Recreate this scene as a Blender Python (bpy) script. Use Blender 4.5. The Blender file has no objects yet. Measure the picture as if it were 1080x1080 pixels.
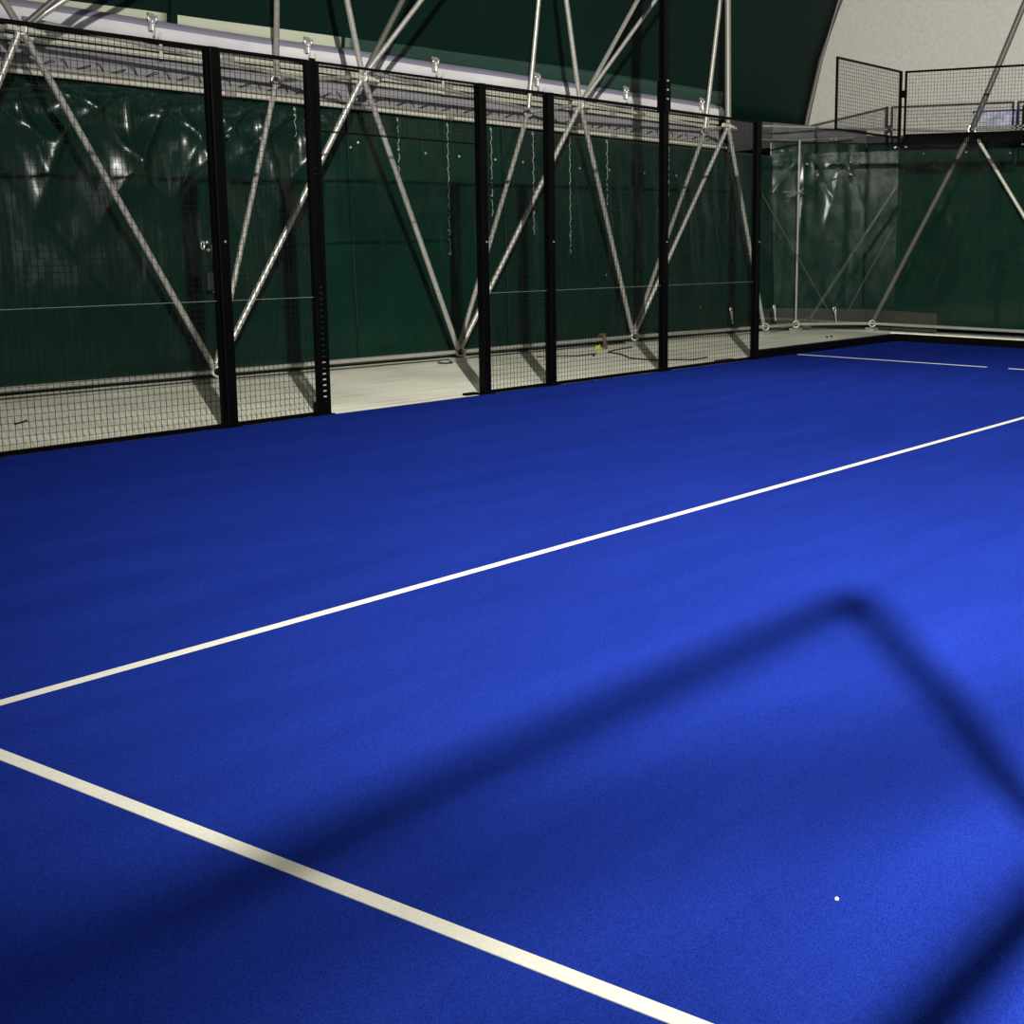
import bpy, math, random
from mathutils import Vector, Matrix, noise
S = bpy.context.scene
COL = S.collection
random.seed(7)
V = Vector

# ------------------------------------------------------------------ camera
cam_d = bpy.data.cameras.new('camera'); cam = bpy.data.objects.new('camera', cam_d); COL.objects.link(cam)
cam_d.sensor_fit = 'HORIZONTAL'; cam_d.sensor_width = 36.0
cam_d.lens = 36.0 * 1456.48 / 1080.0
cam_d.shift_x = -(771.46 - 540) / 1080.0
cam_d.shift_y = -(540 - 498.44) / 1080.0
cam_d.clip_start = 0.05; cam_d.clip_end = 200
yaw, pitch, roll = 3.72144574, -0.172725464, 0.011892077
f = V((math.cos(yaw)*math.cos(pitch), math.sin(yaw)*math.cos(pitch), math.sin(pitch)))
r = f.cross(V((0, 0, 1))).normalized(); u = r.cross(f)
r2 = math.cos(roll)*r + math.sin(roll)*u; u2 = -math.sin(roll)*r + math.cos(roll)*u
M = Matrix((r2, u2, -f)).transposed().to_4x4(); M.translation = V((19.1062, 9.5624, 1.62567))
cam.matrix_world = M
S.camera = cam
# ------------------------------------------------------------------ light and exposure
S.view_settings.view_transform = 'Standard'; S.view_settings.look = 'None'
S.view_settings.gamma = 1; S.view_settings.use_curve_mapping = False
S.view_settings.exposure = 0.0
w = bpy.data.worlds.new('hall_air'); S.world = w; w.use_nodes = True
w.node_tree.nodes['Background'].inputs[0].default_value = (0.8, 0.9, 1, 1)
w.node_tree.nodes['Background'].inputs[1].default_value = 0.0

def flood(name, loc, aim, power, radius, cone, blend, col=(1, .97, .9)):
    d = bpy.data.lights.new(name, 'SPOT'); d.energy = power; d.shadow_soft_size = radius
    d.spot_size = math.radians(cone); d.spot_blend = blend; d.color = col
    o = bpy.data.objects.new(name, d); COL.objects.link(o); o.location = loc
    o.rotation_euler = (V(aim)-V(loc)).to_track_quat('-Z', 'Y').to_euler()
    return o
LAMP = (19.418, 11.64, 6.0)
flood('floodlight_beam', LAMP, (-1.0, 6.7, 0.0), 27500, .072, 124, 1.0)
flood('fill_light_far', (6.0, 0.25, 6.0), (7.5, 6.5, 0), 1500, .5, 120, 1)  # soft fill light added at the mast top, no fixture modelled
flood('fill_light_right', (6.0, 10.2, 6.4), (5.0, -2.0, 1.5), 300, .6, 110, 1)  # fill light added without a fixture, lifts the side curtain
flood('fill_light_near', (14.0, 10.2, 6.4), (15.5, 4.5, 0.0), 900, .6, 110, 1)  # unseen fill light, added to brighten the near turf and line

# ------------------------------------------------------------------ materials
def mat(name, col, rough=.6, metal=0.0, spec=.5, build=None):
    m = bpy.data.materials.new(name); m.use_nodes = True
    b = m.node_tree.nodes['Principled BSDF']
    b.inputs['Base Color'].default_value = (*col, 1); b.inputs['Roughness'].default_value = rough
    b.inputs['Metallic'].default_value = metal; b.inputs['Specular IOR Level'].default_value = spec
    if build: build(m.node_tree, b)
    return m
def N(t, kind, **kw):
    n = t.nodes.new(kind)
    for k, v in kw.items(): setattr(n, k, v)
    return n
def coords(t, scale=(1, 1, 1), rot=(0, 0, 0)):
    tc = N(t, 'ShaderNodeTexCoord'); mp = N(t, 'ShaderNodeMapping')
    mp.inputs['Scale'].default_value = scale; mp.inputs['Rotation'].default_value = rot
    t.links.new(tc.outputs['Object'], mp.inputs['Vector']); return mp.outputs['Vector']
def noise_t(t, vec, scale, detail=3, rough=.5):
    n = N(t, 'ShaderNodeTexNoise'); n.inputs['Scale'].default_value = scale
    n.inputs['Detail'].default_value = detail; n.inputs['Roughness'].default_value = rough
    t.links.new(vec, n.inputs['Vector']); return n.outputs['Fac']
def ramp(t, fac, stops):
    n = N(t, 'ShaderNodeValToRGB'); e = n.color_ramp.elements
    while len(e) < len(stops): e.new(.5)
    for k, (p, c) in enumerate(stops): e[k].position = p; e[k].color = (*c, 1)
    t.links.new(fac, n.inputs['Fac']); return n.outputs['Color']
def mixc(t, a, b, fac, mode='MIX'):
    n = N(t, 'ShaderNodeMix', data_type='RGBA', blend_type=mode)
    if isinstance(fac, float): n.inputs[0].default_value = fac
    else: t.links.new(fac, n.inputs[0])
    for s, x in ((6, a), (7, b)):
        if isinstance(x, tuple): n.inputs[s].default_value = (*x, 1)
        else: t.links.new(x, n.inputs[s])
    return n.outputs[2]
def bump(t, b, h, strength, dist):
    n = N(t, 'ShaderNodeBump'); n.inputs['Strength'].default_value = strength; n.inputs['Distance'].default_value = dist
    t.links.new(h, n.inputs['Height']); t.links.new(n.outputs['Normal'], b.inputs['Normal'])

def b_turf(t, b):
    fine = noise_t(t, coords(t), 260, 2)
    streak = noise_t(t, coords(t, (.35, 2.2, 1), (0, 0, .5)), 1.1, 3)
    patch = noise_t(t, coords(t, (.8, 3.5, 1), (0, 0, .1)), .8, 4, .6)
    c = ramp(t, fine, [(.3, (.0045, .0115, .112)), (.7, (.0115, .029, .245))])
    c = mixc(t, c, ramp(t, streak, [(.35, (.96, .96, .96)), (.65, (1.04, 1.04, 1.03))]), 1.0, 'MULTIPLY')
    c = mixc(t, c, ramp(t, patch, [(.4, (.95, .95, .95)), (.62, (1.08, 1.08, 1.06))]), 1.0, 'MULTIPLY')
    # joins between the rolls of turf
    tc = N(t, 'ShaderNodeTexCoord'); sp = N(t, 'ShaderNodeSeparateXYZ'); t.links.new(tc.outputs['Object'], sp.inputs[0])
    md = N(t, 'ShaderNodeMath', operation='PINGPONG'); md.inputs[1].default_value = 2.0; t.links.new(sp.outputs['Y'], md.inputs[0])
    c = mixc(t, c, ramp(t, md.outputs[0], [(0, (.86, .86, .9)), (.012, (1, 1, 1))]), 1.0, 'MULTIPLY')
    t.links.new(c, b.inputs['Base Color'])
    bump(t, b, fine, .6, .006)
def b_conc(t, b):
    st = noise_t(t, coords(t, (.5, 7, 1), (0, 0, .25)), 1.5, 4, .6)
    big = noise_t(t, coords(t), .9, 3)
    fine = noise_t(t, coords(t), 60, 3)
    c = ramp(t, st, [(.3, (.62, .60, .49)), (.42, (.82, .80, .67)), (.7, (.90, .88, .75))])
    c = mixc(t, c, ramp(t, big, [(.35, (.82, .82, .8)), (.6, (1, 1, 1))]), 1.0, 'MULTIPLY')
    c = mixc(t, c, ramp(t, fine, [(.3, (.9, .9, .9)), (.6, (1, 1, 1))]), 1.0, 'MULTIPLY')
    t.links.new(c, b.inputs['Base Color']); bump(t, b, fine, .2, .004)
def b_green(t, b):
    n1 = noise_t(t, coords(t), 1.3, 4)
    c = ramp(t, n1, [(.3, (.0015, .013, .008)), (.7, (.0025, .019, .0115))])
    t.links.new(c, b.inputs['Base Color'])
    n2 = noise_t(t, coords(t, (1, 1, .3)), 5.0, 3, .45)
    n3 = noise_t(t, coords(t, (1, 1, 1), (0, .7, 0)), 2.2, 2, .4)
    ad = N(t, 'ShaderNodeMath', operation='ADD'); t.links.new(n3, ad.inputs[0]); t.links.new(n2, ad.inputs[1])
    bump(t, b, ad.outputs[0], .35, .03)
def b_gable(t, b):
    n1 = noise_t(t, coords(t), 14, 5, .7)
    t.links.new(ramp(t, n1, [(.35, (.39, .375, .34)), (.65, (.45, .435, .395))]), b.inputs['Base Color'])
    bump(t, b, n1, .25, .01)
def b_galv(t, b):
    n1 = noise_t(t, coords(t, (1, 1, 1)), 30, 3)
    t.links.new(ramp(t, n1, [(.3, (.33, .32, .29)), (.7, (.47, .46, .42))]), b.inputs['Base Color'])
def b_line(t, b):
    n1 = noise_t(t, coords(t), 120, 3)
    t.links.new(ramp(t, n1, [(.3, (.47, .465, .40)), (.6, (.54, .535, .465))]), b.inputs['Base Color'])
def b_duct(t, b):
    n1 = noise_t(t, coords(t, (.6, 1, 1)), 3, 3)
    t.links.new(ramp(t, n1, [(.3, (.54, .53, .55)), (.7, (.66, .65, .66))]), b.inputs['Base Color'])
    bump(t, b, n1, .4, .03)
def b_banner(t, b):
    n1 = noise_t(t, coords(t), 9, 3)
    t.links.new(ramp(t, n1, [(.35, (.25, .27, .36)), (.6, (.5, .52, .6))]), b.inputs['Base Color'])
TURF = mat('blue_turf', (.01, .04, .35), .95, 0, .0, b_turf)
CONC = mat('pale_concrete', (.5, .5, .4), .75, 0, .3, b_conc)
GREEN = mat('green_tarpaulin', (.01, .06, .04), .27, 0, .32, b_green)
def b_memb(t, b):
    n1 = noise_t(t, coords(t), .8, 3)
    t.links.new(ramp(t, n1, [(.3, (.0015, .0105, .0075)), (.7, (.0022, .0135, .0095))]), b.inputs['Base Color'])
MEMB = mat('dark_green_membrane', (.008, .05, .035), .55, 0, .12, b_memb)
GABLE = mat('pale_gable_fabric', (.5, .5, .45), .8, 0, .2, b_gable)
GALV = mat('galvanised_steel', (.5, .5, .5), .42, .55, .5, b_galv)
DGALV = mat('dull_dark_steel', (.10, .095, .085), .5, .3)
BLACK = mat('black_powder_coat', (.0007, .0007, .0007), .45, 0, .08)
WIRE = mat('black_coated_wire', (.004, .004, .004), .5, 0, .2)
LINE = mat('white_turf_line', (.8, .8, .7), .9, 0, .2, b_line)
DUCT = mat('white_padded_sleeve', (.65, .65, .7), .6, 0, .3, b_duct)
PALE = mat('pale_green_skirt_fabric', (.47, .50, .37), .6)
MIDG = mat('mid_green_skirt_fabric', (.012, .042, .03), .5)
GREYF = mat('grey_header_fabric', (.21, .205, .215), .6)
MGALV = mat('mid_grey_steel', (.22, .215, .19), .5, .4)  # steel in a mid grey tone, darker than the other tubes
FLAP = mat('violet_grey_flap', (.22, .21, .29), .6)
DGREYF = mat('dark_grey_header_fabric', (.035, .035, .036), .55)
ALU = mat('aluminium_tube', (.66, .64, .54), .35, .4)
CHROME = mat('bright_steel', (.75, .75, .75), .25, .8)
CORD = mat('black_cord', (.01, .01, .012), .7)
PCORD = mat('pale_cord', (.20, .23, .21), .5)
BROWN = mat('rust_brown_cloth', (.10, .055, .04), .8)
YEL = mat('yellow_plastic', (.5, .48, .04), .5)
BANNER = mat('grey_blue_banner', (.4, .4, .5), .5, 0, .4, b_banner)
BLUE = mat('violet_blue_edging', (.05, .04, .22), .5)
DBAND = mat('dark_brown_band', (.022, .019, .014), .8)
def glass():
    m = bpy.data.materials.new('clear_safety_glass'); m.use_nodes = True; t = m.node_tree
    t.nodes.clear(); o = N(t, 'ShaderNodeOutputMaterial'); mx = N(t, 'ShaderNodeMixShader')
    tr = N(t, 'ShaderNodeBsdfTransparent'); tr.inputs[0].default_value = (.965, .98, .97, 1)
    gl = N(t, 'ShaderNodeBsdfGlossy'); gl.inputs['Roughness'].default_value = .03
    fr = N(t, 'ShaderNodeFresnel'); ge = N(t, 'ShaderNodeNewGeometry'); mr = N(t, 'ShaderNodeMapRange')
    mr.inputs['To Min'].default_value = 1.28; mr.inputs['To Max'].default_value = 1/1.28
    t.links.new(ge.outputs['Backfacing'], mr.inputs['Value']); t.links.new(mr.outputs['Result'], fr.inputs['IOR'])
    t.links.new(fr.outputs[0], mx.inputs[0]); t.links.new(tr.outputs[0], mx.inputs[1]); t.links.new(gl.outputs[0], mx.inputs[2])
    t.links.new(mx.outputs[0], o.inputs['Surface']); return m
GLASS = glass()

# ------------------------------------------------------------------ mesh helpers
class MB:
    def __init__(s): s.v = []; s.f = []; s.sm = []
    def add(s, vs, fs, smooth=False):
        n = len(s.v); s.v += [tuple(x) for x in vs]; s.f += [tuple(i+n for i in q) for q in fs]; s.sm += [smooth]*len(fs); return s
    def box(s, a, b):
        (x0, y0, z0), (x1, y1, z1) = a, b
        return s.add([(x0,y0,z0),(x1,y0,z0),(x1,y1,z0),(x0,y1,z0),(x0,y0,z1),(x1,y0,z1),(x1,y1,z1),(x0,y1,z1)],
              [(0,3,2,1),(4,5,6,7),(0,1,5,4),(1,2,6,5),(2,3,7,6),(3,0,4,7)])
    def tube(s, a, b, rad, seg=12, rad2=None, cap=True, up=None):
        a, b = V(a), V(b); d = (b-a).normalized()
        x = d.cross(up or (V((0, 0, 1)) if abs(d.z) < .95 else V((1, 0, 0)))).normalized(); y = d.cross(x)
        r1 = rad if rad2 is None else rad2; vs = []
        for p, q in ((a, rad), (b, r1)):
            for k in range(seg):
                t = 2*math.pi*(k+.5)/seg; vs.append(p + x*q*math.cos(t) + y*q*math.sin(t))
        s.add(vs, [(k, (k+1) % seg, seg+(k+1) % seg, seg+k) for k in range(seg)], seg > 5)
        if cap: s.add(vs, [tuple(reversed(range(seg))), tuple(range(seg, 2*seg))])
        return s
    def bar(s, a, b, w):   # square section wire
        return s.tube(a, b, w*.707, 4)
    def path(s, pts, rad, seg=8):
        pts = [V(p) for p in pts]; rings = []
        for i, p in enumerate(pts):
            d = (pts[min(i+1, len(pts)-1)]-pts[max(i-1, 0)]).normalized()
            x = d.cross(V((0, 0, 1)) if abs(d.z) < .95 else V((1, 0, 0))).normalized(); y = d.cross(x)
            rings += [p+x*rad*math.cos(2*math.pi*k/seg)+y*rad*math.sin(2*math.pi*k/seg) for k in range(seg)]
        fs = [(i*seg+k, i*seg+(k+1) % seg, (i+1)*seg+(k+1) % seg, (i+1)*seg+k) for i in range(len(pts)-1) for k in range(seg)]
        s.add(rings, fs, True); n = len(rings)
        return s.add(rings, [tuple(reversed(range(seg))), tuple(range(n-seg, n))])
    def torus(s, c, axis, R_, r_, n=18, m=8, sx=1.0):
        c = V(c); a = V(axis).normalized(); x = a.cross(V((0, 0, 1)) if abs(a.z) < .9 else V((1, 0, 0))).normalized(); y = a.cross(x)
        vs = []
        for i in range(n):
            t = 2*math.pi*i/n; d = x*math.cos(t)*sx+y*math.sin(t)
            for j in range(m):
                q = 2*math.pi*j/m; vs.append(c + d*R_ + d.normalized()*r_*math.cos(q) + a*r_*math.sin(q))
        return s.add(vs, [(i*m+j, i*m+(j+1) % m, ((i+1) % n)*m+(j+1) % m, ((i+1) % n)*m+j) for i in range(n) for j in range(m)], True)
    def ball(s, c, rad, n=10, m=6):
        c = V(c); vs = [c+V((0, 0, rad))]
        for i in range(1, m):
            p = math.pi*i/m
            for k in range(n): t = 2*math.pi*k/n; vs.append(c+V((math.sin(p)*math.cos(t), math.sin(p)*math.sin(t), math.cos(p)))*rad)
        vs.append(c-V((0, 0, rad))); L = len(vs)-1
        fs = [(0, 1+k, 1+(k+1) % n) for k in range(n)]
        for i in range(m-2): fs += [(1+i*n+k, 1+(i+1)*n+k, 1+(i+1)*n+(k+1) % n, 1+i*n+(k+1) % n) for k in range(n)]
        fs += [(L, 1+(m-2)*n+(k+1) % n, 1+(m-2)*n+k) for k in range(n)]
        return s.add(vs, fs, True)
    def grid(s, fn, nu, nv, smooth=True):
        vs = [fn(i/nu, j/nv) for i in range(nu+1) for j in range(nv+1)]
        return s.add(vs, [(i*(nv+1)+j, (i+1)*(nv+1)+j, (i+1)*(nv+1)+j+1, i*(nv+1)+j+1) for i in range(nu) for j in range(nv)], smooth)
    def mesh(s, name, m):
        me = bpy.data.meshes.new(name); me.from_pydata(s.v, [], s.f); me.materials.append(m)
        me.polygons.foreach_set('use_smooth', s.sm); me.update(); return me
    def obj(s, name, m, parent=None, origin=None):
        if parent is not None: origin = parent.location
        elif origin is None:
            n = len(s.v); xs = [p[0] for p in s.v]; ys = [p[1] for p in s.v]; zs = [p[2] for p in s.v]
            origin = ((min(xs)+max(xs))/2, (min(ys)+max(ys))/2, min(zs))
        o0 = V(origin); s.v = [tuple(V(p)-o0) for p in s.v]
        o = bpy.data.objects.new(name, s.mesh(name, m)); COL.objects.link(o)
        if parent is not None: o.parent = parent
        else: o.location = origin
        return o
def tag(o, label, cat, group=None):
    o['label'] = label; o['category'] = cat
    if group: o['group'] = group
    return o
def thing(name, loc, label, cat, group=None):
    o = bpy.data.objects.new(name, None); COL.objects.link(o); o.location = loc; o.empty_display_size = .1
    return tag(o, label, cat, group)
def struct(o): o['kind'] = 'structure'; return o
def solid(o, th=.004):
    md = o.modifiers.new('thickness', 'SOLIDIFY'); md.thickness = th; return o
def bev(o, wd=.004):
    md = o.modifiers.new('bevel', 'BEVEL'); md.width = wd; md.segments = 2; md.limit_method = 'ANGLE'; return o

# ------------------------------------------------------------------ the setting
struct(MB().box((-8, -6, -.12), (27, 16, -.004)).obj('floor', CONC))
struct(MB().box((.03, .045, -.003), (19.97, 9.96, .006)).obj('floor_turf', TURF))
# arched dome membrane, side at y<0 and its mirror
PROF = [(.95, 3.35), (.88, 3.7), (.66, 4.6), (.32, 5.5), (-.4, 7.0), (-1.6, 8.6), (-3.4, 10.0), (-5.7, 10.9), (-8.2, 11.2)]
def base_y(x): return -2.3-.055*x
def memb():
    pr = [(-n, z) for n, z in PROF]
    pr = pr + [(16.4-a, z) for a, z in reversed(pr[:-1])]
    mb = MB(); xs = [-2.5+i*.5 for i in range(54)]; n = len(pr)
    mb.add([(x, base_y(x)+a, z) for x in xs for a, z in pr], [(i*n+j, (i+1)*n+j, (i+1)*n+j+1, i*n+j+1) for i in range(len(xs)-1) for j in range(n-1)], True)
    return mb
struct(solid(memb().obj('ceiling', MEMB), .01))
def gable(x, name, z0, side=1):
    pr = [(-n, z) for n, z in PROF]; pr = [(pr[0][0], z0)] + pr + [(16.4-a, z) for a, z in reversed(pr[:-1])] + [(16.4-pr[0][0], z0)]
    mb = MB(); vs = [(x, base_y(x)+a, z) for a, z in pr]; mb.add(vs, [tuple(range(len(vs)))])
    return struct(solid(mb.obj(name, GABLE), .01))
gable(-2.5, 'wall_back', 3.2)
gable(24.0, 'wall_front', 0.0)
# the hall's right-hand curtain wall, behind the camera's right shoulder
struct(solid(MB().grid(lambda a, b: (-2.5+a*26.5, base_y(-2.5+a*26.5)+16.4+.5+.45*b+.03*math.sin(a*190), 3.45*b), 240, 4).obj('wall_right', GREEN), .006))
struct(MB().box((-2.62, -2.7, 0), (-2.52, 13, 3.2)).obj('wall_back_base', MEMB))
# ------------------------------------------------------------------ court lines
def strip(name, pts, label):
    mb = MB()
    for (x0, y0, x1, y1) in pts: mb.box((x0, y0, .006), (x1, y1, .0085))
    return tag(mb.obj(name, LINE), label, 'court line')
strip('court_line', [(3.0, 4.975, 17.15, 5.025)], 'long white line running up the blue court parallel to the mesh fence')
strip('court_line', [(16.925, .1, 16.975, 9.9)], 'broad white line crossing the blue turf at the lower left')
strip('court_line', [(3.03, .1, 3.08, 2.82), (3.03, 3.11, 3.08, 9.9)], 'thin far white line starting at the foot of the corner glass')

# ------------------------------------------------------------------ fence
G_POST = None
def post(x, y, h, label, w=.085, name='fence_post', base=True):
    t = thing(name, (x, y, 0), label, 'post')
    bev(MB().box((x-w/2, y-w/2, .012), (x+w/2, y+w/2, h)).obj('upright', BLACK, t), .006)
    if base: bev(MB().box((x-.08, y-.06, .0), (x+.08, y+.06, .014)).obj('base_plate', BLACK, t), .003)
    for z in (.5, 1.5, 2.5):
        if z < h: MB().tube((x-.01, y+w/2, z), (x-.01, y+w/2+.008, z), .009, 8).obj('bolt', CHROME if z == 1.5 else BLACK, t)
    return t
def wires(mb, x0, x1, z0, z1, y, axis='x', pitch=.05, w=.003):
    P = (lambda a, z, d=0: (a, y+d, z)) if axis == 'x' else (lambda a, z, d=0: (y+d, a, z))
    n = round((x1-x0)/pitch)
    for i in range(n+1): a = x0+(x1-x0)*i/n; mb.bar(P(a, z0), P(a, z1), w)
    n = round((z1-z0)/pitch)
    for i in range(n+1): z = z0+(z1-z0)*i/n; mb.bar(P(x0, z, w), P(x1, z, w), w)
def panel(x0, x1, z0, z1, y, label, axis='x', fr=.03, tension=None, name='mesh_panel', bottom=.03, w=.003, pitch=.05, group=None):
    P = (lambda a, z: (a, y, z)) if axis == 'x' else (lambda a, z: (y, a, z))
    t = thing(name, P((x0+x1)/2, z0), label, 'fence panel', group)
    mb = MB(); h = fr/2
    def bx(a0, a1, b0, b1):
        if axis == 'x': mb.box((a0, y-h, b0), (a1, y+h, b1))
        else: mb.box((y-h, a0, b0), (y+h, a1, b1))
    bx(x0, x0+fr, z0, z1); bx(x1-fr, x1, z0, z1); bx(x0+fr, x1-fr, z1-fr, z1); bx(x0+fr, x1-fr, z0, z0+bottom)
    mb.obj('frame', BLACK, t)
    mw = MB(); wires(mw, x0+fr*.8, x1-fr*.8, z0+fr*.8, z1-fr*.8, y, axis, pitch, w); mw.obj('wire_mesh', WIRE, t)
    if tension:
        if axis == 'x': MB().bar((x0, y+.012, tension), (x1, y+.012, tension), .0025).obj('tension_wire', GALV, t)
    return t
p = .0425
panel(12+p, 14-p, .006, 3.0, 0, 'black wire mesh fence panel at the left edge of the photo', tension=1.03)
panel(14+p, 16-p, .006, 3.0, 0, 'black wire mesh fence panel beyond the left edge', tension=1.03)
panel(11.07, 12-p, .006, 3.0, 0, 'narrow black wire mesh panel left of the door opening', tension=1.03)
panel(8+p, 9-p, .006, 3.0, 0, 'narrow black wire mesh panel right of the door opening', tension=1.0)
panel(6+p, 8-p, .006, 3.0, 0, 'black wire mesh panel just left of the tall mast post', tension=1.0)
panel(4+p, 6-p, .006, 3.0, 0, 'black wire mesh panel between the tall mast post and the corner glass', tension=1.0)
panel(9+p, 10.97, 2.42, 3.0, 0, 'black wire mesh panel above the open doorway', bottom=.012, fr=.02, name='doorway_head_panel')
post(14, 0, 3.0, 'black fence post beyond the left edge of the photo')
post(12, 0, 3.0, 'leftmost thick black fence post standing in front of green curtain')
post(9, 0, 3.0, 'black fence post on the right side of the open doorway')
post(8, 0, 3.0, 'black fence post one narrow panel right of the doorway')
post(4, 0, 3.0, 'black fence post where mesh fence meets the corner glass')
post(16, 0, 3.0, 'black fence post beyond the left edge, beside near glass')
m_ = post(6, 0, 6.2, 'very tall black mast post rising far above the fence', name='mast_post', w=.085)
MB().box((6-.05, -.06, 2.96), (6+.05, .06, 3.3)).obj('sleeve', BLACK, m_)
for z in (3.1, 3.2, 3.3): MB().tube((6.02, .06, z), (6.02, .075, z), .011, 8).obj('bolt', CHROME, m_)
# slotted post at the left of the doorway
t = thing('slotted_post', (11, 0, 0), 'black slotted ladder-like post on the left side of the open doorway', 'post')
bev(MB().box((10.955, -.012, .006), (10.982, .012, 3.0)).obj('upright', BLACK, t), .003)
bev(MB().box((11.035, -.012, .006), (11.065, .012, 3.0)).obj('upright', BLACK, t), .003)
mb = MB()
for k in range(60):
    mb.box((10.98, -.006, .02+k*.05), (11.037, .006, .02+k*.05+(.036 if k < 22 else .049)))
mb.obj('rungs', BLACK, t)
bev(MB().box((11.0, -.03, 0), (11.12, .03, .12)).obj('foot_bracket', BLACK, t), .004)
bev(MB().box((10.93, -.05, 0), (11.12, .04, .012)).obj('base_plate', BLACK, t), .003)
tag(bev(MB().box((9.04, -.12, -.004), (9.2, -.06, .02)).obj('threshold_plate', BLACK), .003), 'small flat black plate on floor at the foot of right doorway post', 'plate')
# corner glass, side and back
def glass_panel(a0, a1, y, z1, label, axis='x', grp=None):
    P = (lambda a, z: (a, y, z)) if axis == 'x' else (lambda a, z: (y, a, z))
    t = thing('glass_panel', P((a0+a1)/2, .1), label, 'glass panel', grp)
    g = MB()
    if axis == 'x': g.box((a0, y-.006, .1), (a1, y+.006, z1))
    else: g.box((y-.006, a0, .1), (y+.006, a1, z1))
    g.obj('pane', GLASS, t)
    for a in (a0+.06, a1-.06):
        for z in (.18, 1.5, 2.9):
            if axis == 'x': q = ((a, y-.03, z), (a, y-.008, z))
            else: q = ((y-.03, a, z), (y-.008, a, z))
            MB().tube(*q, .012, 10).obj('fixing_bolt', BLACK if z < 2 else CHROME, t)
    return t
glass_panel(2.004, 3.95, 0, 3.0, 'side glass panel next to the black post, white line at its foot')
glass_panel(.03, 1.996, 0, 3.0, 'side glass panel touching the far corner of the court')
for k in range(5):
    glass_panel(.03+2*k*.995, 1.985+2*k*.995, 0, 3.0, 'clear glass panel of the far end wall' + (', nearest the corner' if k == 0 else ', further right along it'), 'y', None if k == 0 else 'end wall glass panels')
def kerb(a, b, label): return tag(bev(MB().box(a, b).obj('base_rail', BLACK), .004), label, 'rail')
kerb((.04, -.045, 0), (3.95, .045, .115), 'black base rail under the side glass panels')
kerb((-.05, .0, 0), (.035, 10, .115), 'black base rail under the end glass wall')
tag(MB().box((-.16, -.1, -.004), (-.055, 10, .13)).obj('concrete_kerb', CONC), 'pale concrete kerb strip behind the end wall base rail', 'kerb')
# high mesh panels over the corner
panel(.04, 2.0, 3.02, 4.0, 0, 'raised mesh panel above the side glass, at the corner', name='upper_mesh_panel', fr=.028, bottom=.028, w=.0038)
for k in range(5):
    panel(.05+2*k, 2.0+2*k, 3.04, 4.0, 0, 'raised mesh panel above the end glass, ' + ('beside the corner hinge' if k == 0 else 'further along the end wall'), 'y', name='upper_mesh_panel', fr=.028, bottom=.05, w=.0038, group=None if k == 0 else 'upper mesh panels of the end wall')
cp = thing('corner_post', (0, -.02, 2.9), 'slim black corner post joining the two raised mesh panels', 'post')
MB().box((-.03, -.05, 2.9), (.0, -.01, 4.0)).obj('upright', BLACK, cp)
MB().box((-.035, -.03, 3.62), (.035, .07, 3.72)).obj('hinge_clamp', BLACK, cp)
hb = thing('comb_bracket', (.0, .9, 2.96), 'black comb-toothed bracket strip below the raised end mesh panel', 'bracket')
MB().box((-.014, .05, 3.018), (.03, 10.0, 3.034)).obj('rail', BLACK, hb)
mb = MB()
for i in range(66): mb.box((.012, .07+i*.03, 2.93), (.028, .082+i*.03, 3.04))
mb.obj('teeth', BLACK, hb)
# the near half of the cage, behind and right of the camera (casts the floor shadows)
for k in range(6):
    panel(4+p+2*k, 6-p+2*k, .006, 3.0, 10, 'black wire mesh panel of the right-hand fence outside the photo', group='right-hand fence panels') if k not in (3,) else None
for x in (4, 6, 8, 10, 12, 14):
    post(x, 10, 3.0, 'black post of the right-hand fence outside the photo')['group'] = 'right-hand fence posts'
post(16, 10, 3.0, 'black post of the right-hand fence outside the photo')['group'] = 'right-hand fence posts'
panel(17.5, 19.95, 2.85, 4.02, 10, 'raised mesh panel above near right corner, behind the camera', name='upper_mesh_panel', fr=.038, bottom=.09)
panel(16.06, 17.4, .1, 2.8, 10, 'lower panel of near right corner beside camera', name='mesh_panel', fr=.03)
# ------------------------------------------------------------------ floodlight that lights the court
fl = thing('floodlight', (19.6, 12.05, 0), 'floodlight on a steel mast behind the near right corner', 'floodlight')
MB().tube((19.6, 12.05, 0), (19.6, 12.05, 6.3), .05, 12).obj('mast', GALV, fl)
d = (V((-1, 6.7, 0))-V(LAMP)).normalized(); c0 = V(LAMP)-d*.12; c1 = c0-d*.16
MB().tube(c1, c0, .14, 24, .26, cap=True).obj('housing', BLACK, fl)
MB().tube(c1, (19.6, 12.05, 6.0), .03, 8).obj('arm', GALV, fl)

tag(MB().tube((19.5, 10.67, 5.0), (17.2, 11.64, 5.0), .022, 12).obj('slim_tube', GALV), 'level tube added to cast a floor shadow, high above the near right corner outside the photo', 'tube')  # level tube added only to drop the faint second shadow on the turf
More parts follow.
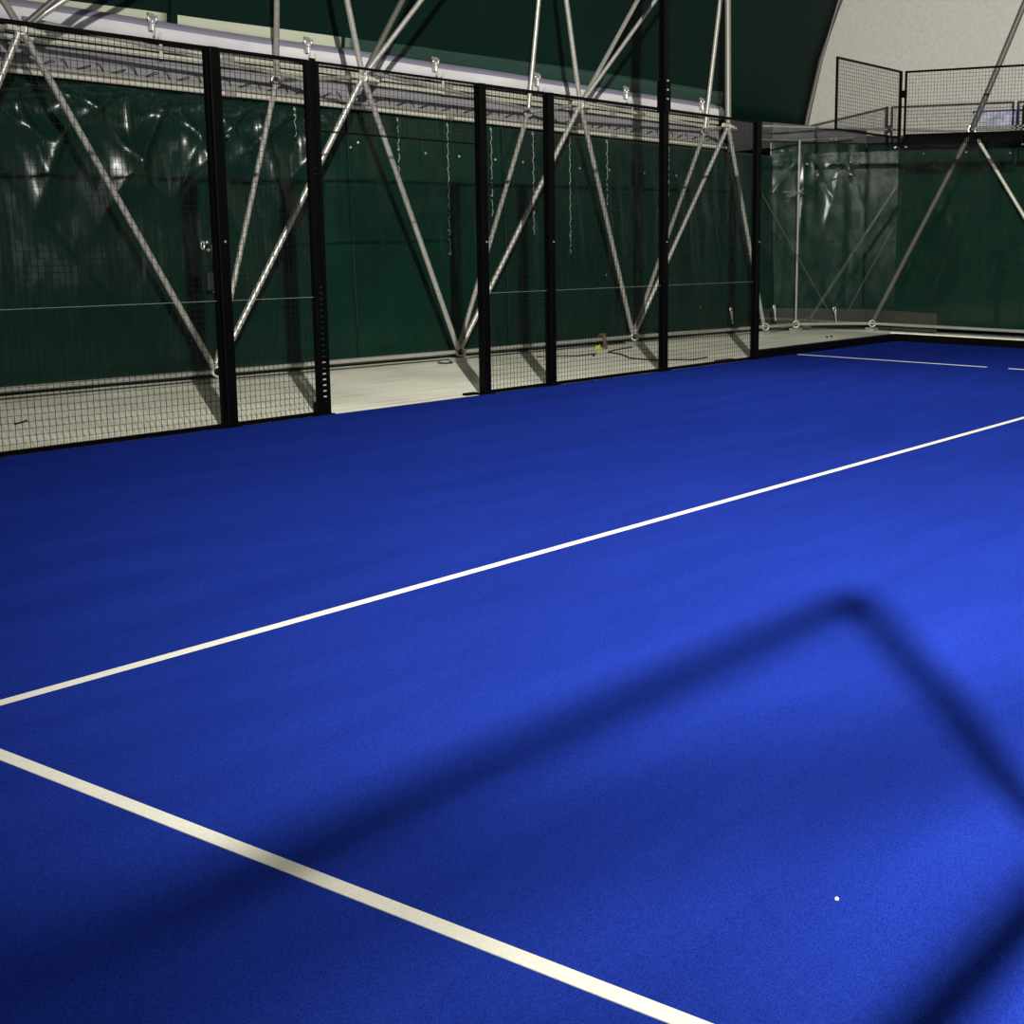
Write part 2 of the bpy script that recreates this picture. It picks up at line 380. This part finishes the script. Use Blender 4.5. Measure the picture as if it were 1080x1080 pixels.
# ------------------------------------------------------------------ side space frame
def node_ring(parent, c, axis, name='node_ring', R_=.052, r_=.017, m=GALV):
    MB().torus(c, axis, R_, r_).obj(name, m, parent)
def tubeo(parent, a, b, rad, name='diagonal_tube', m=GALV):
    a, b = V(a), V(b); d = (b-a).normalized()
    o = MB().tube(a+d*.05, b-d*.05, rad, 16).obj(name, m, parent)
    return o
B = [(13.4, -2.97), (10.02, -2.845), (6.655, -2.651), (3.22, -2.56), (.15, -2.26)]
B = [V((x, y, .12)) for x, y in B]
U = [V((11.95, -2.7, 3.32)), V((8.47, -2.2, 3.215)), V((4.84, -2.18, 3.22)), V((1.5, -2.1, 3.17))]
O = [V((12.4, -3.45, 3.32)), V((8.72, -3.3, 3.21)), V((4.85, -3.06, 3.155)), V((1.05, -2.83, 3.15))]
sf = thing('steel_space_frame', (6.6, -2.6, 0), 'galvanised tube space frame leaning behind the mesh fence', 'steel frame')
for i, b_ in enumerate(B):
    for j in (i-1, i):
        if 0 <= j < 4:
            tubeo(sf, b_, U[j], .031)
    for j in (i-1, i):
        if 0 <= j < 4 and j == i: tubeo(sf, b_+V((0, -.02, 0)), O[j], .029)
    node_ring(sf, b_+V((0, .03, -.0)), (.75, .9, 0))
    MB().box((b_.x-.09, b_.y-.07, -.004), (b_.x+.09, b_.y+.07, .05)).obj('foot_plate', GALV, sf)
for j in range(4):
    tubeo(sf, U[j], O[j], .026, 'strut')
    node_ring(sf, U[j], (.6, 1, 0), R_=.045); node_ring(sf, O[j], (.6, 1, 0), R_=.05)
    MB().tube(U[j]+V((-.13, 0, -.01)), U[j]+V((.13, 0, .01)), .03, 12).obj('coupler', ALU, sf)
    MB().tube(U[j]+V((-.22, 0, -.02)), U[j]+V((-.12, 0, -.01)), .018, 12).obj('coupler_pin', ALU, sf)
# upward members, running on to the crown nodes
def ext(a, b, z): a, b = V(a), V(b); return a+(b-a)*((z-a.z)/(b.z-a.z))
for a, b_, z, rad, m in (
    (U[1], (8.74, -2.1, 3.96), 6.4, .031, GALV), (U[1], (7.93, -2.13, 4.08), 6.4, .031, DGALV), (U[1], (7.80, -1.97, 4.09), 6.4, .027, GALV),
    (U[2], (5.20, -2.1, 4.46), 6.4, .031, GALV), (U[2], (3.66, -2.15, 4.67), 6.4, .029, GALV), (U[2], (3.80, -1.75, 4.62), 6.4, .026, GALV),
    (U[3], (1.47, -2.15, 4.98), 6.4, .045, MGALV),
    (U[0], (12.3, -2.5, 3.66), 6.4, .031, GALV), (U[0], (11.6, -2.5, 3.7), 6.4, .031, DGALV), (U[0], (11.45, -2.45, 3.74), 6.4, .027, GALV),
    (O[1], (8.97, -2.93, 3.98), 6.2, .030, GALV), (O[2], (4.80, -2.9, 4.57), 6.2, .030, GALV), (O[3], (.75, -2.77, 5.12), 6.2, .034, GALV), (O[0], (12.6, -3.1, 3.9), 6.2, .03, GALV)):
    tubeo(sf, a, ext(a, b_, z), rad, 'upper_tube', m)
# bottom rail on the floor nodes
for a, b_ in zip(B[:-1], B[1:]): MB().tube(a+(b_-a)*.02, b_-(b_-a)*.02, .026, 14).obj('bottom_rail', GALV, sf)
# corner + end frame
cf = thing('steel_corner_frame', (-1.5, -1.5, 0), 'galvanised tube frame at far corner with crossed cables and end wall tubes', 'steel frame')
C0 = V((-.80, -2.23, .12)); C1 = V((-1.86, -1.36, .12)); C2 = V((-1.80, 2.55, .12)); G1 = V((-1.86, .33, 3.27))
for a, b_ in ((B[4], C0), (C0, C1), (C1, C2), (C2, V((-1.75, 11.5, .12)))): MB().tube(a, b_, .026, 14).obj('bottom_rail', GALV, cf)
MB().tube((-.80, -2.23, .12), (-.93, -2.30, 3.12), .022, 12).obj('corner_pole', MGALV, cf)
MB().tube((-1.02, -2.25, 2.27), (-.42, -2.28, 2.27), .012, 8).obj('pole_arm', MGALV, cf)
MB().tube((-.93, -2.30, 3.12), (.49, -2.3, 3.04), .012, 8).obj('top_stay', MGALV, cf)
MB().tube((-.93, -2.30, 3.12), (-1.75, -1.73, 3.2), .012, 8).obj('top_stay', MGALV, cf)
tubeo(cf, C1, G1, .04, 'end_diagonal', DGALV)
tubeo(cf, G1+V((0, .08, -.12)), C2, .028, 'end_diagonal', ALU)
tubeo(cf, G1, ext(G1, (-1.86, 1.08, 5.05), 8.0), .046, 'end_rafter', DGALV)
for c in (C0, C1, C2): node_ring(cf, c+V((.04, .03, 0)), (1, .8, 0)); MB().box((c.x-.08, c.y-.08, -.004), (c.x+.08, c.y+.08, .05)).obj('foot_plate', GALV, cf)
node_ring(cf, G1, (1, .5, 0), R_=.06, m=CHROME)
for a, b_ in (((.33, -2.22, 2.21), (-1.52, -2.0, .3)), ((-1.72, -.93, 1.74), (-1.68, -1.76, .27))):
    MB().tube(a, b_, .008, 6).obj('brace_cable', DGALV, cf)
for a, b_ in (((-1.9, -2.35, 3.38), (-1.85, .3, 3.24)), ((-1.85, .33, 3.27), (-1.84, 5, 3.16)), ((-1.9, .33, 3.3), (-1.84, 5, 3.33)), ((-.2, -2.55, 3.3), (-1.9, -2.0, 3.36))):
    MB().tube(a, b_, .018, 10).obj('head_tube', GALV, cf)

# ------------------------------------------------------------------ curtains
def zt(x, z): return z+.010*(x-9.3)
PINS = [(7.85, 1.1, 1.4), (8.35, .3, 1.5), (8.95, .75, 1.9), (9.5, 1.9, 1.3), (9.9, 1.3, 1.9), (10.45, .2, 1.3), (11.0, 2.1, 1.7), (11.6, .9, 1.4), (12.3, .1, 1.6), (13.0, 1.7, 1.5)]
def fold(s, v, amp=1.0, seed=0.0, sag=0.0):
    a = .022*noise.noise(V((s*1.7, v*.35, seed)))+.012*noise.noise(V((s*5.5, v*.7, seed+5)))
    a += .006*noise.noise(V((s*14, v*3.5, seed+9)))
    a += .008*abs(math.sin(math.pi*(s/.86)+.3))**12*-1
    if sag:
        for px, ph, pw in PINS:      # creases fanning down from the points the sheet is pulled up by
            dx = s-px; dz = 2.98-v+.02; d = math.hypot(dx, dz)
            if d < pw and dz > 0:
                ang = math.atan2(dx, dz)
                a += sag*.19*d*(1-d/pw)**1.5*(1-abs(math.sin(ang*3.1+ph)))**2.2*1.6
    return a*amp
def sm(a, b, x): t = max(0, min(1, (x-a)/(b-a))); return t*t*(3-2*t)
side = thing('side_curtain', (6.6, -2.9, .1), 'long dark green tarpaulin curtain hanging behind the mesh fence', 'curtain')
def fside(a, b):
    x = 14.5-a*15.35; z0 = .02; z = z0+(zt(x, 2.97)-z0)*b
    sag = .95*sm(7.9, 8.4, x)
    return (x, base_y(x)-.44-.08*(z/3.0)-.15*sag*sm(.6, 2.2, z)+fold(x, z, 1, 0, sag), z)
solid(MB().grid(fside, 520, 84).obj('tarpaulin', GREEN, side), .003)
cc = thing('corner_curtain', (-1.4, -1.9, .1), 'creased dark green tarpaulin across the far corner behind side glass', 'curtain')
def fcor(a, b):
    z = .3+2.82*b; k = z/3
    p0 = V((-.86, -2.70-.12*k, z)); p1 = V((-2.06, -1.62-.02*k, z)); nrm = V((.6, .8, 0))
    q = p0.lerp(p1, a); s = a*1.5
    fan = 0
    for px, ph, pw in ((.55, .4, 1.5), (1.15, 1.3, 1.4)):
        dx = s-px; dz = 2.95-z+.02; d = math.hypot(dx, dz)
        if d < pw and dz > 0: fan += .06*d*(1-d/pw)*(1-abs(math.sin(math.atan2(dx, dz)*5.5+ph)))**3*1.5
    return q+nrm*(fold(s, z, .7, 20)+fan-.03)
solid(MB().grid(fcor, 60, 80).obj('tarpaulin', GREEN, cc), .003)
solid(MB().add([(-.25, -2.66, .02), (-.84, -2.64, .02), (-1.99, -1.58, .02), (-1.96, -.2, .02), (-.25, -2.65, .37), (-.84, -2.62, .37), (-1.98, -1.56, .35), (-1.95, -.2, .33)],
   [(0, 1, 5, 4), (1, 2, 6, 5), (2, 3, 7, 6)]).obj('bottom_band', DBAND, cc), .004)  # plain dark brownish band along the foot of the corner curtain
ec = thing('end_curtain', (-2.0, 4.0, .1), 'dark green tarpaulin curtain behind the end glass wall', 'curtain')
def fend(a, b):
    y = -1.64+a*13.6; z = .10+3.0*b
    return (-2.02-.05*b+fold(y, z, .8, 40), y, z)
solid(MB().grid(fend, 300, 60).obj('tarpaulin', GREEN, ec), .003)
MB().box((-2.0, -.95, 3.0), (-1.93, 12, 3.17)).obj('black_header', BLACK, ec)
for x in (7.80, 5.32):
    MB().path([(x, base_y(x)-.44-.08*(z/3)+.012, z) for z in (.05, .8, 1.6, 2.3, zt(x, 2.95))], .014, 6).obj('seam', MEMB, side)
# eyelets
def eyelet(par, c, nrm, rad=.011): MB().torus(c, nrm, rad, .005, 10, 5).obj('eyelet', CHROME, par)
for x, z in ((6.66, 2.53), (6.11, 2.52), (5.49, 2.51), (4.99, 2.50), (3.89, 2.47), (3.27, 2.47), (7.68, 2.60), (7.79, 2.54), (2.5, 2.46), (8.5, 2.56), (9.4, 2.57), (6.33, 1.31), (3.40, .99), (1.21, .45), (4.10, 1.95), (1.75, 2.45)):
    eyelet(side, (x, base_y(x)-.44-.08*(z/3)+.04, z), (0, 1, 0), .012)
for y, z in ((-.55, 2.92), (.2, 2.93), (.95, 2.9), (1.7, 2.92), (.7, 2.62)): eyelet(ec, (-1.96, y, z), (1, 0, 0))
for a, z in ((.35, 2.75), (.8, 2.8)):
    q = V((-.86, -2.81, z)).lerp(V((-2.06, -1.64, z)), a); eyelet(cc, q+V((.06, .08, 0)), (.6, .8, 0), .014)
# hanging lacing cords
SEAM = 'lacing cords hanging down the side curtain'
cordlab = {7.08: 'long pale lacing cord down green curtain seen through the doorway, left one', 6.30: 'long pale beaded lacing cord down green curtain, middle of the doorway',
 5.56: 'pale lacing cord down green curtain just right of the right doorway post', 4.80: 'thin pale lacing cord left of the second black post right of doorway',
 4.09: 'pale knotted lacing cord right of the second black post past doorway', 3.32: 'pale lacing cord on the curtain left of the tall mast post', 1.94: 'short pale lacing cord on the curtain right of the tall mast post',
 8.54: 'short pale cord tail on the curtain left of the open doorway'}
for x, zb in ((8.54, 2.6), (7.08, 2.3), (6.30, 1.35), (5.56, 1.8), (4.80, 1.6), (4.09, 1.3), (3.32, 1.95), (1.94, 2.2)):
    mb = MB(); z = zt(x, 2.95); yy = lambda z_: base_y(x)-.47
    k = 0; knots = MB()
    while z > zb:
        L = random.uniform(.05, .11); sx = .009*(-1)**k
        mb.path([(x+sx, yy(z), z), (x+sx*.4, yy(z)+.012, z-L*.5), (x-sx, yy(z-L), z-L)], .0055, 5); z -= L+(.0 if z > zb+.6 else random.uniform(.0, .06)); k += 1
    tg = thing('lacing_cord', (x, yy(2.5), zb), cordlab[x], 'cord', SEAM)
    mb.obj('cord', PCORD, tg)
    knots.ball((x, yy(zb+.25), zb+.25), .016).ball((x, yy(zt(x, 2.92)), zt(x, 2.92)), .018).obj('knot', PCORD, tg)

# ------------------------------------------------------------------ header at the top of the side curtain
hd = thing('header_band', (6.5, -3.2, 3.0), 'grey fabric header band with black zigzag lacing above the green curtain', 'fabric band')
def band(n0, n1, z0, z1, xa, xb, name, m, par, seg=60, wob=.006):
    def f_(a, b):
        x = xa+(xb-xa)*a; n = n0+(n1-n0)*b; z = z0+(z1-z0)*b
        return (x, base_y(x)-n+wob*math.sin(x*3)+.01*noise.noise(V((x*4, z*8, 2))), zt(x, z)+.012*noise.noise(V((x*.8, b, 7))))
    return solid(MB().grid(f_, seg*2, 5).obj(name, m, par), .004)
band(.60, .66, 3.02, 3.31, 14.5, .4, 'band', GREYF, hd)
mb = MB(); x = 14.2; k = 0
while x > .6:
    z = 3.10; y = base_y(x)-.585
    mb = MB(); mb.path([(x, y, zt(x, z)), (x-.10, y+.03, zt(x, z+.035+.02*random.random())), (x-.15, y+.01, zt(x, z+.05))], .0055, 6)
    mb.path([(x-.20, y+.02, zt(x, z+.075)), (x-.245, y+.03, zt(x, z+.06)), (x-.30, y, zt(x, z-.03))], .0055, 6)
    mb.obj('lacing', CORD, hd)
    x -= .36
def railt(name, n, z, rad, xa, xb, label, m=ALU, yofs=0, cat='tube'):
    def P(x): return V((x, base_y(x)-n, zt(x, z)))
    t = thing(name, P((xa+xb)/2), label, cat)
    xs = [xa]+[x for x in (12.0, 9.3, 6.2, 3.1) if xb < x < xa]+[xb]
    for a, b in zip(xs[:-1], xs[1:]):
        MB().tube(P(a-.004), P(b+.004), rad, 14).obj('tube', m, t)
        if b != xb: MB().tube(P(b+.07), P(b-.07), rad+.006, 14).obj('coupler', GALV, t)
    return t
railt('upper_rail', .57, 3.395, .030, 14.5, .6, 'upper pale tube rail just under the white sleeve', ALU)
railt('upper_rail', .58, 3.325, .026, 14.5, .6, 'second pale tube rail, directly below the upper one', ALU)
railt('curtain_rail', .56, 3.075, .022, 14.5, .4, 'thin grey tube along the bottom of the laced header band', GALV)
railt('curtain_rail', .55, 3.02, .028, 14.5, .4, 'pale tube from which the long green curtain hangs', ALU)
# long diagonal stay seen behind the mesh
tag(MB().tube((11.9, -2.75, 3.42), (8.6, -3.0, 3.22), .022, 10).obj('slim_tube', GALV), 'slanting grey stay tube left of the doorway under the white sleeve', 'tube')
tag(MB().tube((8.3, -2.45, 3.32), (5.0, -2.95, 3.18), .022, 10).obj('slim_tube', GALV), 'slanting grey stay tube above the doorway opening', 'tube')
tag(MB().tube((4.75, -2.3, 3.27), (1.3, -2.7, 3.2), .022, 10).obj('slim_tube', ALU), 'slanting pale stay tube behind the tall mast post', 'tube')
# white sleeve
def sleeve():
    xs = [14.5-(14.5-.25)*i/120 for i in range(121)]; seg = 20; vs = []
    for i, x in enumerate(xs):
        rr = .105*(1+.06*noise.noise(V((x*1.4, 0, 0)))); pinch = 1
        for c in CLX:
            dd = abs(x-c)
            if dd < .14: pinch = min(pinch, .9+.1*(dd/.14))
        for k in range(seg):
            t = 2*math.pi*k/seg
            vs.append((x, base_y(x)-.78+rr*pinch*.8*math.cos(t), zt(x, 3.575)+.02*noise.noise(V((x*.5, 3, 1)))+rr*pinch*math.sin(t)*1.0))
    mb = MB().add(vs, [(i*seg+k, i*seg+(k+1) % seg, (i+1)*seg+(k+1) % seg, (i+1)*seg+k) for i in range(len(xs)-1) for k in range(seg)], True)
    n = len(vs); return mb.add(vs, [tuple(range(seg)), tuple(range(n-seg, n))])
CLX = (13.85, 11.96, 10.08, 8.18, 6.29, 4.5, 2.68, .88)
ps = thing('padded_sleeve', (6.5, -3.4, 3.4), 'long white padded fabric sleeve running above the mesh fence', 'sleeve')
sleeve().obj('sleeve', DUCT, ps)
def flap(a, b):
    x = 14.45-a*14.1; t = math.radians(28+95*b); rr = .112
    return (x, base_y(x)-.78+rr*.84*math.cos(t), zt(x, 3.575)+.02*noise.noise(V((x*.5, 3, 1)))+(rr+.004)*math.sin(t)+.05*max(0, b-.4))
solid(MB().grid(flap, 140, 8).obj('top_flap', FLAP, ps), .003)
names = ['beyond the left edge', 'at the far left above leftmost panel', 'above the mesh panel left of the leftmost post', 'between leftmost post and slotted post', 'above the open doorway', 'hidden by crossing tubes past the doorway', 'left of the tall mast post', 'right of the tall mast post']
for x, nm in zip(CLX, names):
    y = base_y(x)-.78+.10; z = zt(x, 3.575)
    t = thing('sleeve_clamp', (x, y, z), 'metal strap clamp on the white sleeve, '+nm, 'clamp', 'strap clamps on the white sleeve')
    mb = MB().box((x-.028, y-.01, z+.0), (x+.028, y+.035, z+.13)); mb.tube((x-.06, y+.02, z+.14), (x+.05, y+.03, z+.16), .02, 8); bev(mb.obj('buckle', GALV, t), .004)
    MB().torus((x, y+.035, z+.12), (0, 1, 0), .045, .009, 14, 6).obj('ring', CHROME, t)
    MB().box((x-.022, y+.03, z-.05), (x+.0, y+.045, z+.1)).obj('lever', CHROME, t)
    MB().box((x-.016, base_y(x)-.535, z-.28), (x+.016, base_y(x)-.529, z-.02)).obj('strap', ALU, t)
# skirt strips of the dome membrane above the sleeve
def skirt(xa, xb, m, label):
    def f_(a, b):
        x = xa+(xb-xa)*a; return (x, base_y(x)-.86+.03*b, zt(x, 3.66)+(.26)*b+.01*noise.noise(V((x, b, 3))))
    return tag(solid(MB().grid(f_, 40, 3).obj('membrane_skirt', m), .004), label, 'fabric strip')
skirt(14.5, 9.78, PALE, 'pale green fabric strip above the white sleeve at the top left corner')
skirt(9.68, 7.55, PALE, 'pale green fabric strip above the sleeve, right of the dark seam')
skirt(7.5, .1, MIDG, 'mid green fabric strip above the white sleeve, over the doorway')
tag(MB().tube((9.73, base_y(9.73)-.83, 3.62), (9.73, base_y(9.73)-.80, 4.3), .05, 4).obj('dome_seam_strap', MEMB), 'dark green seam strap between the two pale fabric strips', 'strap')
# edge strip between membrane and end wall
mb = MB(); pr = [(-n, z) for n, z in PROF]
mb.path([(-2.44, base_y(-2.5)+a+.02, z) for a, z in pr], .045, 8)
tag(mb.obj('gable_edge_beam', DGALV), 'dark curved edge tube where green dome meets the pale end wall', 'edge tube')
# things on the end wall
bn = thing('wall_banner', (-2.4, .51, 3.33), 'small grey and blue banner low on the pale end wall', 'banner')
solid(MB().add([(-2.42, .12, 3.36), (-2.42, .90, 3.34), (-2.42, .90, 3.58), (-2.42, .12, 3.59)], [(0, 1, 2, 3)]).obj('cloth', BANNER, bn), .006)
MB().box((-2.43, .10, 3.585), (-2.40, .93, 3.61)).obj('top_edging', BLUE, bn)
MB().box((-2.43, .84, 3.35), (-2.39, .87, 3.6)).obj('side_edging', BLUE, bn)
tag(MB().box((-2.46, .97, 3.2), (-2.36, 1.3, 3.68)).obj('end_wall_box', BLACK), 'black box on the end wall at the right edge of photo', 'box')
tag(MB().box((-2.3, -2.6, 3.13), (-2.24, 12, 3.24)).obj('end_wall_beam', DGREYF), 'dark horizontal beam below the pale end wall', 'beam')
cb = solid(MB().add([(.45, -2.80, 2.86), (-.98, -2.84, 3.02), (-2.2, -1.72, 3.05), (.35, -2.88, 3.40), (-.98, -2.86, 3.42), (-2.2, -1.74, 3.34)], [(0, 1, 4, 3), (1, 2, 5, 4)]).obj('corner_header_band', DGREYF), .004)
tag(cb, 'dark grey fabric band above the corner curtain behind side glass', 'fabric band')

# ------------------------------------------------------------------ small things
def clip(c, nrm, label, s=1.0):
    c = V(c); t = thing('metal_clip', c, label, 'clip')
    MB().torus(c+V((0, .02, .1*s)), nrm, .035*s, .010*s, 16, 6, .7).obj('ring', CHROME, t)
    MB().tube(c+V((.015, .03, .08*s)), c+V((-.015, .05, -.12*s)), .012*s, 8).obj('lever', CHROME, t)
    MB().tube(c+V((-.03, .03, .08*s)), c+V((-.035, .03, -.07*s)), .009*s, 8).obj('pin', CHROME, t)
    return t
clip((1.05, -2.33, .33), (0, 1, 0), 'bright metal clip on bottom of curtain just left of the corner post')
clip((-.10, -2.25, .33), (0, 1, 0), 'bright metal clip behind side glass, left of the slim pole')
clip((-1.40, -1.85, .26), (.6, .8, 0), 'bright metal clip behind side glass, right of the slim pole')
c = V((9.79, -3.24, 1.40))
hk = thing('hanging_hook', c, 'bright hook and strap with black pouch hanging left of the leftmost post', 'hook')
MB().torus(c+V((.05, .03, .02)), (0, 1, 0), .04, .012, 16, 6, .5).obj('hook', CHROME, hk)
MB().ball(c+V((0, .04, .05)), .02).ball(c+V((-.01, .04, -.03)), .02).obj('shackle', CHROME, hk)
MB().tube(c+V((-.06, .04, .02)), c+V((-.07, .04, -.24)), .009, 8).obj('strap', CHROME, hk)
mb = MB().box(c+V((-.06, .0, -.46)), c+V((.03, .07, -.26))); bev(mb.obj('pouch', CORD, hk), .02)
MB().tube(c+V((-.02, .08, -.47)), c+V((-.05, .08, -.47)), .008, 8).obj('buckle', CHROME, hk)
def rag():
    vs = [];
    for i in range(15):
        for j in range(7):
            a = i/14; b = j/6-.5
            ang = a*math.pi; z = .15+.055*math.sin(ang) if a < .5 else .205-.22*(a-.5)*2
            y = -2.56+.07*a*2 if a < .5 else -2.49+.07*(a-.5)
            vs.append((3.99+b*(.10-.04*a)+.02*noise.noise(V((a*4, b*4, 0))), y+.012*noise.noise(V((a*6, b*9, 4))), z))
    return MB().add(vs, [(i*7+j, (i+1)*7+j, (i+1)*7+j+1, i*7+j+1) for i in range(14) for j in range(6)], True)
tag(solid(rag().obj('cloth_rag', BROWN), .01), 'rust-brown rag hanging over the bottom tube left of the mast post', 'rag')
yt = MB(); yt.add([(4.46, -2.28, 0), (4.34, -2.28, 0), (4.37, -2.26, .05), (4.35, -2.26, .10), (4.40, -2.27, .07), (4.44, -2.26, .09), (4.43, -2.26, .045)], [(0, 1, 2, 6), (2, 3, 4), (2, 4, 6), (6, 4, 5)])
o = tag(solid(yt.obj('plastic_tag', YEL), .012), 'crumpled yellow plastic scrap on pale floor behind the mesh', 'scrap')
tag(MB().ball((5.0, -1.85, .012), .02).obj('pebble', CORD), 'small black lump on floor just below the yellow scrap', 'lump')
tag(MB().path([(3.6, -2.3, .006), (4.1, -2.2, .006), (4.45, -2.05, .006), (4.6, -1.7, .006), (4.95, -1.3, .006), (5.0, -1.0, .006), (4.9, -.8, .006), (4.6, -.55, .006), (4.2, -.6, .006)], .010, 6).obj('floor_cable', CORD), 'black cable curling over pale floor left of the mast post', 'cable')
tag(MB().path([(5.6, -2.3, .006), (5.1, -2.0, .006), (4.7, -2.05, .006)], .008, 6).obj('floor_cable', CORD), 'short straight black cord end beside the yellow scrap', 'cable')
tag(MB().path([(7.05, -2.62, .02), (7.0, -2.55, .006), (6.88, -2.55, .008), (6.86, -2.6, .012)], .012, 6).obj('bent_hook', CORD), 'small bent black hook on pale floor in the doorway', 'hook')
tag(MB().path([(12.95, -1.5, .004), (12.85, -1.55, .006), (12.78, -1.62, .004)], .008, 6).obj('twig', CORD), 'tiny dark twig on pale floor near the left edge', 'twig')
tag(MB().box((4.25, -.22, -.004), (4.6, -.14, .02)).obj('dark_offcut', CORD), 'small dark offcut on the floor beside corner post base', 'offcut')
tag(MB().ball((16.30, 8.05, .0065), .006).obj('white_chip', LINE), 'tiny white chip on the blue turf at lower right', 'chip')
